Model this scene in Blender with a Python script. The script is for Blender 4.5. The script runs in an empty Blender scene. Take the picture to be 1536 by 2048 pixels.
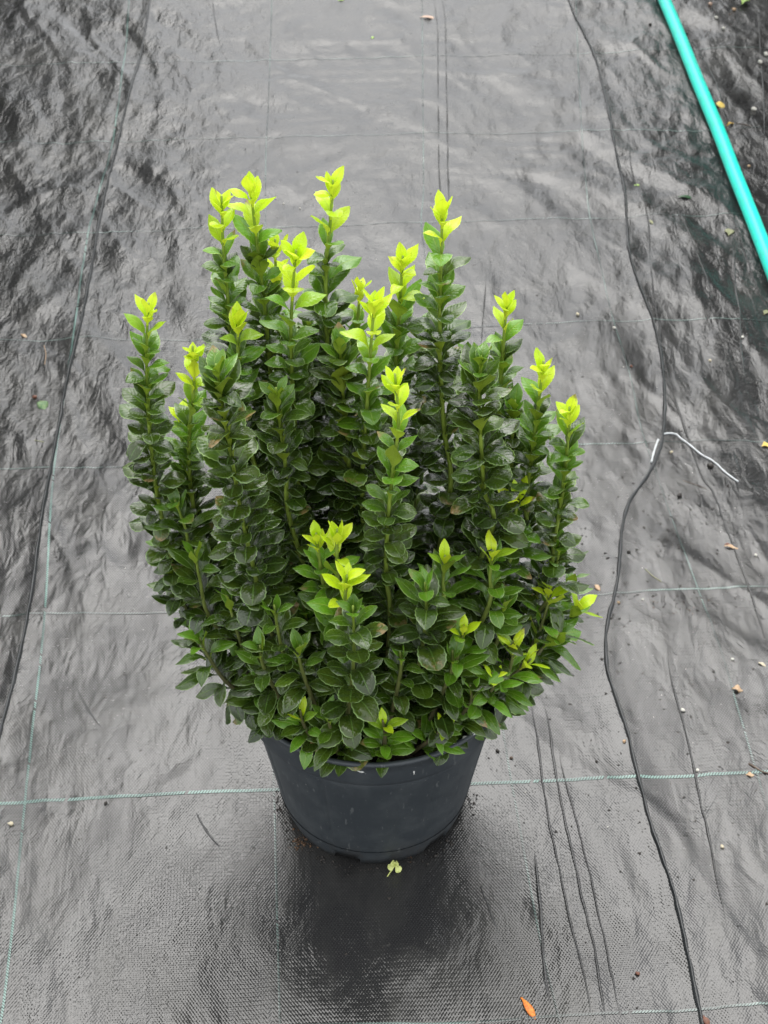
import bpy, math, random
import numpy as np
from mathutils import Vector, noise as mnoise
random.seed(7); rng = np.random.default_rng(7)
S = bpy.context.scene
COL = S.collection
R = math.radians

# ------------------------------------------------------------------ camera
CAM_H = 1.40; PITCH = 0.7341; FPX = 3400.0            # camera height, downward tilt, focal length in photo pixels
cam_d = bpy.data.cameras.new('camera'); cam = bpy.data.objects.new('camera', cam_d); COL.objects.link(cam)
cam.location = (0, 0, CAM_H); cam.rotation_euler = (math.pi/2-PITCH, 0, 0)
cam_d.sensor_fit = 'VERTICAL'; cam_d.sensor_height = 36; cam_d.sensor_width = 27
cam_d.lens = FPX/2048*36; cam_d.clip_start = .05; cam_d.clip_end = 500
cam_d.dof.use_dof = True; cam_d.dof.focus_distance = 1.36; cam_d.dof.aperture_fstop = 22
S.camera = cam
S.render.resolution_x = 768; S.render.resolution_y = 1024
# ------------------------------------------------------------------ world, sun, exposure
SUN_EL, SUN_ROT = 60, -10
w = bpy.data.worlds.new('World'); S.world = w; w.use_nodes = True
nt = w.node_tree; bg = nt.nodes['Background']
sky = nt.nodes.new('ShaderNodeTexSky'); sky.sky_type = 'NISHITA'; sky.sun_disc = False
sky.sun_elevation = R(SUN_EL); sky.sun_rotation = R(SUN_ROT); sky.air_density = 1.0; sky.dust_density = 2.0; sky.ozone_density = 1.0
hs = nt.nodes.new('ShaderNodeHueSaturation'); hs.inputs['Saturation'].default_value = .12
nt.links.new(sky.outputs[0], hs.inputs['Color']); cl = nt.nodes.new('ShaderNodeMix'); cl.data_type = 'RGBA'; cl.inputs[0].default_value = .55      # high even cloud over most of the sky
cl.inputs[7].default_value = (5.6, 5.7, 5.8, 1)
nt.links.new(hs.outputs[0], cl.inputs[6]); nt.links.new(cl.outputs[2], bg.inputs[0]); bg.inputs[1].default_value = .15
sd = bpy.data.lights.new('sun', 'SUN'); sd.energy = 1.3; sd.angle = R(55); sd.color = (1, .97, .92)
so = bpy.data.objects.new('sun', sd); COL.objects.link(so)
az = R(SUN_ROT); el = R(SUN_EL)
sdir = Vector((math.sin(az)*math.cos(el), math.cos(az)*math.cos(el), math.sin(el)))
so.rotation_euler = (-sdir).to_track_quat('-Z', 'Y').to_euler(); so.location = sdir*5
S.view_settings.view_transform = 'Standard'; S.view_settings.look = 'None'; S.view_settings.gamma = 1
S.view_settings.exposure = 1.2; S.view_settings.use_curve_mapping = False

# ------------------------------------------------------------------ helpers
cp, sp = math.cos(PITCH), math.sin(PITCH)
def ray(px, py):
    u = (px-768)/FPX; v = (py-1024)/FPX
    return np.array([u, cp-v*sp, -sp-v*cp])
def G(px, py, h=0.0):                       # ground point
    d = ray(px, py); t = (h-CAM_H)/d[2]
    return np.array([d[0]*t, d[1]*t])
def P(px, py, Y):                           # point at distance Y from the camera foot
    d = ray(px, py); t = Y/d[1]
    return np.array([d[0]*t, Y, CAM_H+d[2]*t])
def project(p):
    q = p-np.array([0, 0, CAM_H])
    zc = q[..., 1]*cp-q[..., 2]*sp; vc = -(q[..., 1]*sp+q[..., 2]*cp)
    return 768+FPX*q[..., 0]/zc, 1024+FPX*vc/zc, zc
def tag(o, label=None, cat=None, group=None, kind=None):
    if label: o['label'] = label
    if cat: o['category'] = cat
    if group: o['group'] = group
    if kind: o['kind'] = kind
    return o
def mesh_obj(name, V, F, mat, parent=None, smooth=True):
    me = bpy.data.meshes.new(name); me.from_pydata([tuple(map(float, v)) for v in V], [], [tuple(map(int, f)) for f in F])
    if mat: me.materials.append(mat)
    if smooth: me.polygons.foreach_set('use_smooth', [True]*len(me.polygons))
    me.update()
    o = bpy.data.objects.new(name, me); COL.objects.link(o)
    if parent: o.parent = parent
    return o
def empty(name, loc=(0, 0, 0), rz=0):
    o = bpy.data.objects.new(name, None); COL.objects.link(o); o.location = loc; o.rotation_euler = (0, 0, rz); o.empty_display_size = .05
    return o

class N:                                    # tiny node builder
    def __init__(s, name):
        s.m = bpy.data.materials.new(name); s.m.use_nodes = True; s.t = s.m.node_tree
        s.b = s.t.nodes['Principled BSDF']; s.out = s.t.nodes['Material Output']
    def n(s, typ, **k):
        x = s.t.nodes.new(typ)
        for a, b in k.items(): setattr(x, a, b)
        return x
    def l(s, a, b): s.t.links.new(a, b)
    def put(s, sock, v):
        if v is None: return
        if hasattr(v, 'is_linked') or hasattr(v, 'links'): s.l(v, sock)
        else: sock.default_value = v
    def math(s, op, a, b=None, c=None, clamp=False):
        x = s.n('ShaderNodeMath', operation=op, use_clamp=clamp)
        for i, v in enumerate((a, b, c)): s.put(x.inputs[i], v)
        return x.outputs[0]
    def mix(s, f, a, b):
        x = s.n('ShaderNodeMix', data_type='RGBA'); s.put(x.inputs[0], f); s.put(x.inputs[6], a); s.put(x.inputs[7], b); return x.outputs[2]
    def noise(s, vec, scale, detail=3, rough=.5, dist=0):
        x = s.n('ShaderNodeTexNoise'); s.put(x.inputs['Vector'], vec); x.inputs['Scale'].default_value = scale
        x.inputs['Detail'].default_value = detail; x.inputs['Roughness'].default_value = rough; x.inputs['Distortion'].default_value = dist
        return x.outputs[0]
    def ramp(s, f, a, b, lo=0, hi=1):
        x = s.n('ShaderNodeMapRange'); x.interpolation_type = 'SMOOTHSTEP'; s.put(x.inputs[0], f)
        for i, v in enumerate((a, b, lo, hi)): x.inputs[i+1].default_value = v
        return x.outputs[0]
    def mapping(s, vec, sc=(1, 1, 1), rot=(0, 0, 0)):
        x = s.n('ShaderNodeMapping'); s.l(vec, x.inputs[0]); x.inputs['Scale'].default_value = sc; x.inputs['Rotation'].default_value = rot; return x.outputs[0]
    def pos(s): return s.n('ShaderNodeNewGeometry').outputs['Position']
    def obj(s): return s.n('ShaderNodeTexCoord').outputs['Object']
    def bump(s, h, strength, dist, prev=None):
        x = s.n('ShaderNodeBump'); x.inputs['Strength'].default_value = strength; x.inputs['Distance'].default_value = dist
        s.l(h, x.inputs['Height'])
        if prev: s.l(prev, x.inputs['Normal'])
        return x.outputs[0]
    def attr(s, name):
        return s.n('ShaderNodeAttribute', attribute_name=name).outputs['Fac']
def rgba(c): return (c[0], c[1], c[2], 1)

# ---- value noise on numpy arrays, for the lie of the fabric
def vnoise(x, y, seed):
    r = np.random.default_rng(seed); T = r.random((256, 256))*2-1
    xi = np.floor(x).astype(int); yi = np.floor(y).astype(int); fx = x-xi; fy = y-yi
    fx = fx*fx*fx*(fx*(fx*6-15)+10); fy = fy*fy*fy*(fy*(fy*6-15)+10)
    a = T[xi & 255, yi & 255]; b = T[(xi+1) & 255, yi & 255]; c = T[xi & 255, (yi+1) & 255]; d = T[(xi+1) & 255, (yi+1) & 255]
    return (a*(1-fx)+b*fx)*(1-fy)+(c*(1-fx)+d*fx)*fy
def rot(x, y, a): return x*math.cos(a)-y*math.sin(a), x*math.sin(a)+y*math.cos(a)
def sstep(x, a, b):
    t = np.clip((x-a)/(b-a), 0, 1); return t*t*(3-2*t)

# ------------------------------------------------------------------ fabric surface
POT = np.array([-.0100, 1.118])
def cr(pts, n=8):                           # Catmull-Rom through points (any dimension)
    p = [np.array(a, float) for a in pts]; p = [2*p[0]-p[1]]+p+[2*p[-1]-p[-2]]; out = []
    for i in range(1, len(p)-2):
        for k in range(n):
            t = k/n; a, b, c, d = p[i-1:i+3]
            out.append(.5*((2*b)+(-a+c)*t+(2*a-5*b+4*c-d)*t*t+(-a+3*b-3*c+d)*t**3))
    out.append(p[-2]); return np.array(out)
FOLDS = [   # photo pixels, half width m, height m
 ([(310,-40),(285,90),(262,180),(243,250),(222,330),(200,430),(185,520),(171,600),(160,660),(135,760),(122,830),(104,930),(90,1010),(78,1090),(60,1210),(40,1310),(20,1400),(-10,1500)], .0021, .0024),
 ([(1120,-30),(1150,35),(1190,115),(1215,210),(1228,290),(1245,360),(1254,440),(1258,510),(1275,570),(1300,630),(1320,700),(1327,760),(1329,830),(1322,890),(1298,950),(1262,1000),(1245,1050),(1240,1110),(1232,1180),(1216,1240),(1211,1300),(1216,1350),(1236,1410),(1255,1470),(1275,1550),(1297,1640),(1325,1720),(1350,1800),(1372,1900),(1390,1980),(1410,2070)], .0020, .0026),
]
CREASES = [ # fine folded lines: px, half width, height
 ([(1328,720),(1345,790),(1370,860),(1400,950),(1430,1000),(1450,1060),(1470,1110),(1500,1190),(1530,1280),(1550,1340)], .0018, .0010),
 ([(1297,520),(1308,600),(1318,660),(1326,720)], .0016, .0012),
 ([(1253,240),(1262,330),(1285,400),(1297,450),(1300,540)], .0016, .0011),
 ([(1330,1290),(1345,1370),(1365,1440),(1385,1520),(1400,1600),(1415,1660),(1435,1770),(1462,1900)], .0016, .0013),
 ([(1053,1370),(1072,1460),(1085,1560),(1098,1640),(1115,1720),(1140,1840),(1170,1960),(1185,2060)], .0016, .0012),
 ([(1078,1370),(1098,1450),(1110,1540),(1130,1640),(1150,1730),(1165,1800),(1190,1900),(1205,2000),(1215,2060)], .0018, .0011),
 ([(1118,1500),(1130,1560),(1155,1650),(1180,1750),(1200,1840),(1222,1940),(1245,2060)], .0014, .0011),
 ([(1068,1700),(1075,1760),(1083,1850),(1088,1930),(1100,2010)], .0022, .0013),
 ([(866,-20),(875,60),(876,120),(878,330),(884,420)], .0013, .0011),
 ([(880,-20),(890,40),(892,120),(896,330),(899,430)], .0013, .0010),
 ([(962,690),(966,640),(972,560)], .0013, .0008),
 ([(1465,480),(1472,560),(1478,620),(1482,700),(1490,760)], .0018, .0012),
 ([(1360,420),(1385,490),(1410,550),(1425,610)], .0016, .0010),
 ([(1460,420),(1490,500),(1515,570),(1540,620)], .0014, .0013),
 ([(392,1625),(405,1650),(425,1680),(440,1695)], .0014, .0012),
 ([(150,1370),(165,1400),(185,1435),(205,1460)], .0013, .0008),
 ([(338,560),(352,610),(365,670)], .0013, .0008),
 ([(425,0),(432,50),(440,90)], .0015, .0010),
 ([(960,1770),(975,1810),(1000,1870)], .0013, .0010),
 ([(1515,10),(1524,140),(1530,230),(1522,340)], .0015, .0012),
 ([(1370,60),(1415,130),(1440,190),(1455,260)], .0013, .0009),
 ([(275,400),(262,450),(250,500)], .0014, .0010),
]
def segdist(x, y, pl):
    best = np.full(x.shape, 9.0)
    for a, b in zip(pl[:-1], pl[1:]):
        d = b-a; L = (d**2).sum()+1e-12; t = np.clip(((x-a[0])*d[0]+(y-a[1])*d[1])/L, 0, 1)
        best = np.minimum(best, np.hypot(x-a[0]-t*d[0], y-a[1]-t*d[1]))
    return best
fold_ground = [np.array([G(*p) for p in f[0]]) for f in FOLDS]
def height_raw(x, y):
    x = np.asarray(x, float); y = np.asarray(y, float)
    wx = x+.05*vnoise(x*5+3, y*4, 11); wy = y+.05*vnoise(x*5, y*4+9, 12)
    far = sstep(y, 1.15, 2.3)
    left = sstep(-x, .12, .42)*(.35+.65*sstep(y, 1.0, 1.9)); right = sstep(x, .25, .42)
    amp = .62+.78*left+.75*right+.35*far
    h = .0050*vnoise(wx*5, wy*2.6, 1)*(.5+1.2*left+.5*right)+.0011*vnoise(wx*16, wy*6, 21)
    a, b = rot(wx, wy, -.5)
    h = h+amp*.0026*vnoise(a*20, b*9, 2)
    h = h+amp*.0040*(np.maximum(0, .45-np.abs(vnoise(a*15+5, b*6, 3)))**1.5)
    h = h+(amp*.7)*.0008*vnoise(wx*52, wy*24, 4)
    h = h+amp*.00055*vnoise(wx*70, wy*40, 14)+amp*.0003*np.maximum(0, .3-np.abs(vnoise(a*60, b*30, 15)))
    h = h+.0007*vnoise(wx*75, wy*5, 5)*sstep(x, .08, .25)*sstep(-y, -1.35, -.9)     # long fine drag lines, right front
    h = h+.0005*vnoise(wx*8, wy*55, 6)*far*(1-left)                                  # cross ripples, middle back
    flat = sstep(np.hypot(x-POT[0], y-POT[1]), .095, .2)
    return h*flat
NEAR = (-.70, .70, .62, 3.25); STEP = .0045
def height(x, y):
    h = height_raw(x, y)
    for pl in fold_ground:
        d = segdist(np.asarray(x, float), np.asarray(y, float), pl); h = h+.0016*np.exp(-(d/.009)**2)
    return h
xs = np.arange(NEAR[0], NEAR[1]+STEP/2, STEP); ys = np.arange(NEAR[2], NEAR[3]+STEP/2, STEP)
XX, YY = np.meshgrid(xs, ys); HH = height(XX, YY)
edge = np.minimum.reduce([XX-NEAR[0], NEAR[1]-XX, YY-NEAR[2], NEAR[3]-YY]); HH = HH*sstep(edge, 0, .05)
def gz(x, y):
    i = min(max((x-NEAR[0])/STEP, 0), len(xs)-1.001); j = min(max((y-NEAR[2])/STEP, 0), len(ys)-1.001)
    a, b = int(i), int(j); fx, fy = i-a, j-b
    return float((HH[b, a]*(1-fx)+HH[b, a+1]*fx)*(1-fy)+(HH[b+1, a]*(1-fx)+HH[b+1, a+1]*fx)*fy)

# fabric material
def fabric_material():
    k = N('woven_ground_fabric'); p = k.pos()
    cr_ = k.attr('crinkle')
    big = k.noise(p, 3.2, 4, .6); mid = k.noise(k.mapping(p, (1, .55, 1)), 17, 4, .6, .6); fine = k.noise(p, 140, 3, .6); grain = k.noise(p, 620, 2, .7)
    # tape weave: over-under of flat tapes
    sx = k.n('ShaderNodeSeparateXYZ'); k.l(k.mapping(p, (1, 1, 1), (0, 0, R(-2.9))), sx.inputs[0])
    def wv(sock, per): return k.math('SINE', k.math('MULTIPLY', sock, 2*math.pi/per))
    a = wv(sx.outputs[0], .0031); b = wv(sx.outputs[1], .0046)
    weave = k.math('MULTIPLY', a, b)
    rows = k.math('ABSOLUTE', wv(sx.outputs[1], .0092))
    dirt = k.ramp(k.math('ADD', k.math('MULTIPLY', mid, .6), k.math('MULTIPLY', big, .5)), .48, .72)
    c = k.mix(k.math('MULTIPLY', dirt, .7), (.018, .018, .0185, 1), (.040, .039, .036, 1))
    spk = k.ramp(fine, .64, .72); c = k.mix(k.math('MULTIPLY', spk, .7), c, (.012, .011, .009, 1))
    c = k.mix(k.math('MULTIPLY', k.ramp(grain, .72, .8), .5), c, (.09, .09, .085, 1))
    c = k.mix(k.math('MULTIPLY', k.ramp(weave, .2, .9), .25), c, (.075, .074, .070, 1))  # tape tops lightened: their sheen, with some wear, put into the colour
    k.l(c, k.b.inputs['Base Color'])
    rr = k.math('ADD', .15, k.math('ADD', k.math('MULTIPLY', dirt, .10), k.math('MULTIPLY', spk, .25)))
    k.l(rr, k.b.inputs['Roughness']); k.b.inputs['IOR'].default_value = 1.57
    h1 = k.math('MULTIPLY', k.math('ADD', k.math('MULTIPLY', weave, .7), k.math('MULTIPLY', rows, .5)), k.ramp(k.noise(p, 11, 3), .32, .62, .6, 1.0))
    bn = k.bump(h1, .5, .00036); c1 = k.noise(k.mapping(p, (1, .42, 1), (0, 0, .3)), 58, 4, .56, .5); c2 = k.math('ADD', k.math('MULTIPLY', c1, cr_), k.math('MULTIPLY', mid, .8)); bn = k.bump(c2, .8, .0045, bn); bn = k.bump(fine, .35, .0006, bn)
    k.l(bn, k.b.inputs['Normal'])
    return k.m
M_FAB = fabric_material()
nx, ny = len(xs), len(ys)
idx = np.arange(nx*ny).reshape(ny, nx)
Vg = np.stack([XX.ravel(), YY.ravel(), HH.ravel()], 1)
Fg = np.stack([idx[:-1, :-1].ravel(), idx[:-1, 1:].ravel(), idx[1:, 1:].ravel(), idx[1:, :-1].ravel()], 1)
def fast_mesh(name, V, F, mat, parent=None, attrs=None, uv=None):
    me = bpy.data.meshes.new(name); V = np.asarray(V, np.float32); F = np.asarray(F, np.int32)
    me.vertices.add(len(V)); me.vertices.foreach_set('co', V.ravel())
    k = F.shape[1]; me.loops.add(F.size); me.loops.foreach_set('vertex_index', F.ravel())
    me.polygons.add(len(F)); me.polygons.foreach_set('loop_start', np.arange(0, F.size, k, dtype=np.int32))
    me.polygons.foreach_set('loop_total', np.full(len(F), k, np.int32)); me.polygons.foreach_set('use_smooth', np.ones(len(F), bool))
    me.update(calc_edges=True); me.validate()
    for n_, a in (attrs or {}).items():
        at = me.attributes.new(n_, 'FLOAT', 'POINT'); at.data.foreach_set('value', np.asarray(a, np.float32))
    if mat: me.materials.append(mat)
    o = bpy.data.objects.new(name, me); COL.objects.link(o)
    if parent: o.parent = parent
    return o
# outer skirt joined to the fine sheet, running out to the horizon
outer = [(-150, -150), (150, -150), (150, 150), (-150, 150)]; base = len(Vg)
ring = list(idx[0, :])+list(idx[1:, -1])+list(idx[-1, -2::-1])+list(idx[-2:0:-1, 0])
_l = sstep(-XX, .12, .42)*(.45+.55*sstep(YY, 1.0, 1.9)); _r = sstep(XX, .25, .45)
ground = fast_mesh('ground_fabric', Vg, Fg, M_FAB, None, {'crinkle': (.34+.7*_l+.45*_r).ravel()})
tag(ground, kind='structure')
x0, x1, y0, y1 = NEAR[0], xs[-1], NEAR[2], ys[-1]; B = 150
V = [(x0, y0, 0), (x1, y0, 0), (x1, y1, 0), (x0, y1, 0), (-B, -B, 0), (B, -B, 0), (B, B, 0), (-B, B, 0)]
far_ground = mesh_obj('ground', V, [(4, 5, 1, 0), (5, 6, 2, 1), (6, 7, 3, 2), (7, 4, 0, 3)], M_FAB, smooth=False); tag(far_ground, kind='structure')

# folds and creases: the same sheet pinched up
def strip(name, pl, hw, hh, mat, parent, taper=True, lift=.0, sides=7, wob=.15):
    p = cr(pl, 6); V = []; F = []; n = len(p); p = p+np.array([[.0009*mnoise.noise(Vector((q[0]*60, q[1]*60, c_*9+hw*9e3))) for c_ in (0, 1)] for q in p])
    for i, q in enumerate(p):
        t = p[min(i+1, n-1)]-p[max(i-1, 0)]; t = t/np.linalg.norm(t); s = np.array([-t[1], t[0]])
        e = min(1, min(i, n-1-i)/(n*.18)) if taper else 1; e = e*e*(3-2*e) if taper else 1
        ww = hw*(.45+.55*e)*(1+wob*math.sin(i*1.7)+wob*math.sin(i*.61+2)); h_ = hh*e*(1+wob*math.sin(i*.9+1))
        for k in range(sides):
            v = -1+2*k/(sides-1); a = q+s*v*ww
            V.append((a[0], a[1], gz(a[0], a[1])+lift+h_*(math.cos(v*math.pi/2)**.8)*(1-.25*v)-.0005*abs(v)))
    for i in range(n-1):
        for k in range(sides-1):
            a = i*sides+k; F.append((a, a+1, a+sides+1, a+sides))
    F = [(f[0], f[3], f[2], f[1]) for f in F]
    o = mesh_obj(name, V, F, mat, parent); return o
k = N('pinched_fabric_edge'); k.b.inputs['Base Color'].default_value = (.02, .022, .023, 1); k.b.inputs['Roughness'].default_value = .24
nn = k.noise(k.pos(), 320, 3); k.l(k.bump(nn, .5, .0008), k.b.inputs['Normal']); M_FOLD = k.m
for pl, hw, hh in FOLDS:
    strip('raised_fold', [G(*p) for p in pl], hw*1.1, hh*1.1, M_FOLD, ground, taper=False, lift=.0009)
for pl, hw, hh in CREASES:
    strip('crease', [G(*p) for p in pl], hw*.95, hh*1.15, M_FAB, ground)

# green marker threads woven through the fabric (dashes with gaps, following the sheet)
k = N('mint_thread'); nn = k.noise(k.pos(), 9, 3)
k.l(k.mix(k.ramp(nn, .35, .7), (.07, .12, .108, 1), (.18, .30, .265, 1)), k.b.inputs['Base Color']); k.b.inputs['Roughness'].default_value = .3; M_THR = k.m
k = N('faded_thread'); nn = k.noise(k.pos(), 9, 3)
k.l(k.mix(k.ramp(nn, .40, .65), (.045, .058, .055, 1), (.17, .23, .21, 1)), k.b.inputs['Base Color']); k.b.inputs['Roughness'].default_value = .22; k.b.inputs['IOR'].default_value = 1.57; M_THR2 = k.m
COLS = [[(-10,2090),(10,1980),(50,1605),(90,1229),(109,937),(147,680),(176,464),(225,278),(247,128),(262,-30)],
        [(560,2070),(552,1750),(548,1580),(538,1300),(530,800),(531,460),(532,300),(537,200),(545,-30)],
        [(1125,2070),(1075,1850),(1033,1620),(1023,1565),(1002,1438),(940,1050),(848,500),(847,350),(844,-30)],
        [(1590,1800),(1513,1548),(1478,1429),(1448,1324),(1365,1100),(1287,875),(1261,764),(1217,606),(1185,461),(1170,350),(1160,200),(1150,-30)]]
ROWS = [[(-30,2062),(550,2052),(940,2044),(1092,2033),(1400,2018),(1570,2010)], [(-30,1608),(50,1605),(300,1592),(548,1580),(1026,1565),(1280,1553),(1570,1546)],
        [(-30,1235),(90,1229),(345,1225),(800,1207),(1279,1186),(1570,1176)], [(-30,940),(109,937),(330,933),(1217,890),(1570,884)],
        [(-30,683),(147,680),(600,668),(1188,645),(1570,640)], [(-30,468),(176,464),(488,458),(800,449),(1150,436),(1570,425)],
        [(-30,282),(225,278),(488,277),(800,270),(1570,255)], [(-30,128),(500,120),(1570,95)]]
for li, ln in enumerate(COLS+ROWS):
    gp = cr([G(*p) for p in ln], 60); seg = np.r_[0, np.cumsum(np.linalg.norm(np.diff(gp, axis=0), axis=1))]
    row = li >= 4; hw = (.0019 if li == 5 else .0013 if li in (4, 6) else .0010) if row else (.0012 if li in (4, 0) else .0010); V = []; F = []; s_ = 0.0
    while s_ < seg[-1]:
        q = np.array([np.interp(s_, seg, gp[:, 0]), np.interp(s_, seg, gp[:, 1])]); q2 = np.array([np.interp(s_+.001, seg, gp[:, 0]), np.interp(s_+.001, seg, gp[:, 1])])
        t = q2-q; L = np.linalg.norm(t)
        if L < 1e-7: break
        t /= L; s = np.array([-t[1], t[0]]); ln_ = .0021; sk = .0012
        if random.random() > .03:
            b0 = len(V)
            for (u, v) in ((-.5, -1), (.5, -1), (.5, 0), (-.5, 0), (.5, 1), (-.5, 1)):
                a = q+t*(u*ln_+v*sk)+s*v*hw; V.append((a[0], a[1], gz(a[0], a[1])+.0006+(.00008 if v == 0 else 0)))
            F += [(b0, b0+1, b0+2, b0+3), (b0+3, b0+2, b0+4, b0+5)]
        s_ += .0031 if li in (0, 4, 5, 6) else .0036
    mesh_obj('marker_thread', V, F, M_THR if li in (0, 5) else M_THR2, ground, smooth=False)

# ------------------------------------------------------------------ pot
def lathe(prof, n=192, fn=None):
    V = []; F = []; m = len(prof)
    for i in range(n):
        a = 2*math.pi*i/n
        for j, (r, z) in enumerate(prof):
            if fn: r, z = fn(a, r, z, j)
            V.append((r*math.cos(a), r*math.sin(a), z))
    for i in range(n):
        for j in range(m-1):
            a = i*m+j; b = ((i+1) % n)*m+j; F.append((a, b, b+1, a+1))
    return V, F
def pot_material(name, c=(.031, .038, .044)):
    k = N(name); p = k.obj()
    st = k.noise(k.mapping(p, (1, 1, .25), (0, .5, 0)), 90, 3, .6); sc = k.noise(k.mapping(p, (14, 14, 1.3), (0, .6, .4)), 16, 2, .5)
    du = k.noise(p, 26, 4, .65); sp_ = k.noise(p, 420, 1, .5)
    col = k.mix(k.ramp(du, .4, .75), rgba(c), (c[0]*1.7, c[1]*1.6, c[2]*1.5, 1))
    col = k.mix(k.math('MULTIPLY', k.ramp(sc, .68, .72), .45), col, (.14, .15, .15, 1))
    col = k.mix(k.math('MULTIPLY', k.ramp(sp_, .76, .79), .6), col, (.3, .3, .28, 1))
    sx = k.n('ShaderNodeSeparateXYZ'); k.l(p, sx.inputs[0])
    low = k.math('MULTIPLY', k.ramp(sx.outputs[2], .05, .0), k.ramp(st, .4, .65)); col = k.mix(k.math('MULTIPLY', low, .45), col, (.03, .023, .017, 1))
    k.l(col, k.b.inputs['Base Color']); k.l(k.math('ADD', .40, k.math('MULTIPLY', du, .22)), k.b.inputs['Roughness'])
    k.l(k.bump(st, .10, .0008, k.bump(du, .12, .002)), k.b.inputs['Normal'])
    return k.m
M_POT = pot_material('dark_grey_plastic')
pot = empty('flower_pot', (POT[0], POT[1], .0008)); tag(pot, 'dark grey round plastic nursery pot holding the leafy shrub, notched foot', 'flower pot')
RT, HT = .1285, .199
flute_n = 20
def body_fn(a, r, z, j):
    if j <= 6:                                        # outer wall carries shallow vertical panels
        f = (a*flute_n/(2*math.pi)+.35) % 1; rel = min(f, 1-f)*2
        d = .0027*(1 if rel > .11 else (rel/.11)**.8)
        k_ = math.sin(math.pi*min(1, max(0, (z-.035)/.135)))**.4
        r -= .0027*k_-d*k_
    return r, z
V, F = lathe([(.0975, .0255), (.0995, .035), (.1035, .06), (.1085, .09), (.1138, .12), (.1185, .148), (.1207, .1655), (.1165, .1655), (.094, .026), (.0, .024)], fn=body_fn)
o = mesh_obj('body', V, F, M_POT, pot)
notches = [R(x) for x in (-107, -48, -20, 20, 70, 120, 165, 207)]
def foot_fn(a, r, z, j):
    if j in (0, 4, 5):
        for nn_ in notches:
            d = abs((a-nn_+math.pi) % (2*math.pi)-math.pi)
            if d < .15: z = max(z, .015*min(1, (.15-d)/.03)+.001*(j == 5))
    return r, z
V, F = lathe([(.0915, .0), (.0945, .010), (.0968, .020), (.0984, .0262), (.0885, .0), (.0885, .003), (.093, .026)], n=384, fn=foot_fn)
# reorder: outside strip 0-3, underside 0-4, inside 4-6
m = 7; F = []
for i in range(384):
    a = i*m; b = ((i+1) % 384)*m
    for p_, q_ in ((0, 1), (1, 2), (2, 3)): F.append((a+p_, b+p_, b+q_, a+q_))
    F.append((a+4, b+4, b+0, a+0)); F.append((a+5, b+5, b+4, a+4)); F.append((a+6, b+6, b+5, a+5))
mesh_obj('foot', V, F, M_POT, pot)
rim_prof = [(.1203, .1640), (.1245, .1632), (.1258, .1648), (.1264, .170), (.1276, .184), (.1284, .193), (.1302, .1952), (.1312, .1972), (.1306, .1994), (.1285, .2000), (.1262, .1990), (.1246, .195), (.1225, .180), (.1190, .1625)]
V, F = lathe(rim_prof, n=128, fn=lambda a, r, z, j: (r*(1.008+.003*math.sin(2*a+1)), z+.0008*math.sin(3*a)))
rim = mesh_obj('rim', V, F, M_POT, pot)
k = N('white_splash'); k.b.inputs['Base Color'].default_value = (.55, .56, .54, 1); k.b.inputs['Roughness'].default_value = .6; M_WHITE = k.m
def blob(name, c, r, mat, parent=None, sc=(1, 1, 1), seed=0, sub=1, rough=.3, rz=0):
    import bmesh
    bm = bmesh.new(); bmesh.ops.create_icosphere(bm, subdivisions=sub, radius=1)
    for v in bm.verts:
        n_ = mnoise.noise(v.co*1.3+Vector((seed*3.1, seed, 0))); v.co *= 1+rough*n_*1.6
        v.co = Vector((v.co.x*sc[0]*r, v.co.y*sc[1]*r, v.co.z*sc[2]*r))
    me = bpy.data.meshes.new(name); bm.to_mesh(me); bm.free(); me.materials.append(mat)
    me.polygons.foreach_set('use_smooth', [True]*len(me.polygons))
    ob = bpy.data.objects.new(name, me); COL.objects.link(ob); ob.location = c; ob.rotation_euler = (0, 0, rz)
    if parent: ob.parent = parent
    return ob
def on_rim(adeg, z, r=None):
    a = R(adeg); rr = r if r else float(np.interp(z, [.165, .184, .193, .1972], [.1260, .1276, .1286, .1312])); return (rr*math.cos(a), rr*math.sin(a), z)
for i, (a, z, r, sc) in enumerate([(-95, .188, .0022, (1.5, .4, .7)), (-93, .185, .0012, (1.2, .4, .5)), (-73, .180, .0016, (.8, .4, 2.2)), (-74, .176, .0009, (.8, .4, 2)), (-45, .1985, .003, (1.3, .9, .35)), (-41, .188, .0022, (.5, .5, 1.4)),
        (-49, .1988, .0018, (1.2, 1, .35)), (-54, .199, .0015, (1.2, 1, .35)), (-63, .1992, .0014, (2, .8, .3)), (-80, .199, .0016, (2.4, .5, .3)), (-35, .199, .0017, (1, 1, .4)), (-120, .1985, .001, (2, .6, .4)), (-28, .1965, .0012, (1, 1, 1)), (-60, .186, .0008, (1, 1, 1))]):
    blob('white_splash', on_rim(a, z, .1285 if z > .197 else None), r*1.15, M_WHITE, rim, sc, i, 2, .5, R(a+90))
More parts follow.
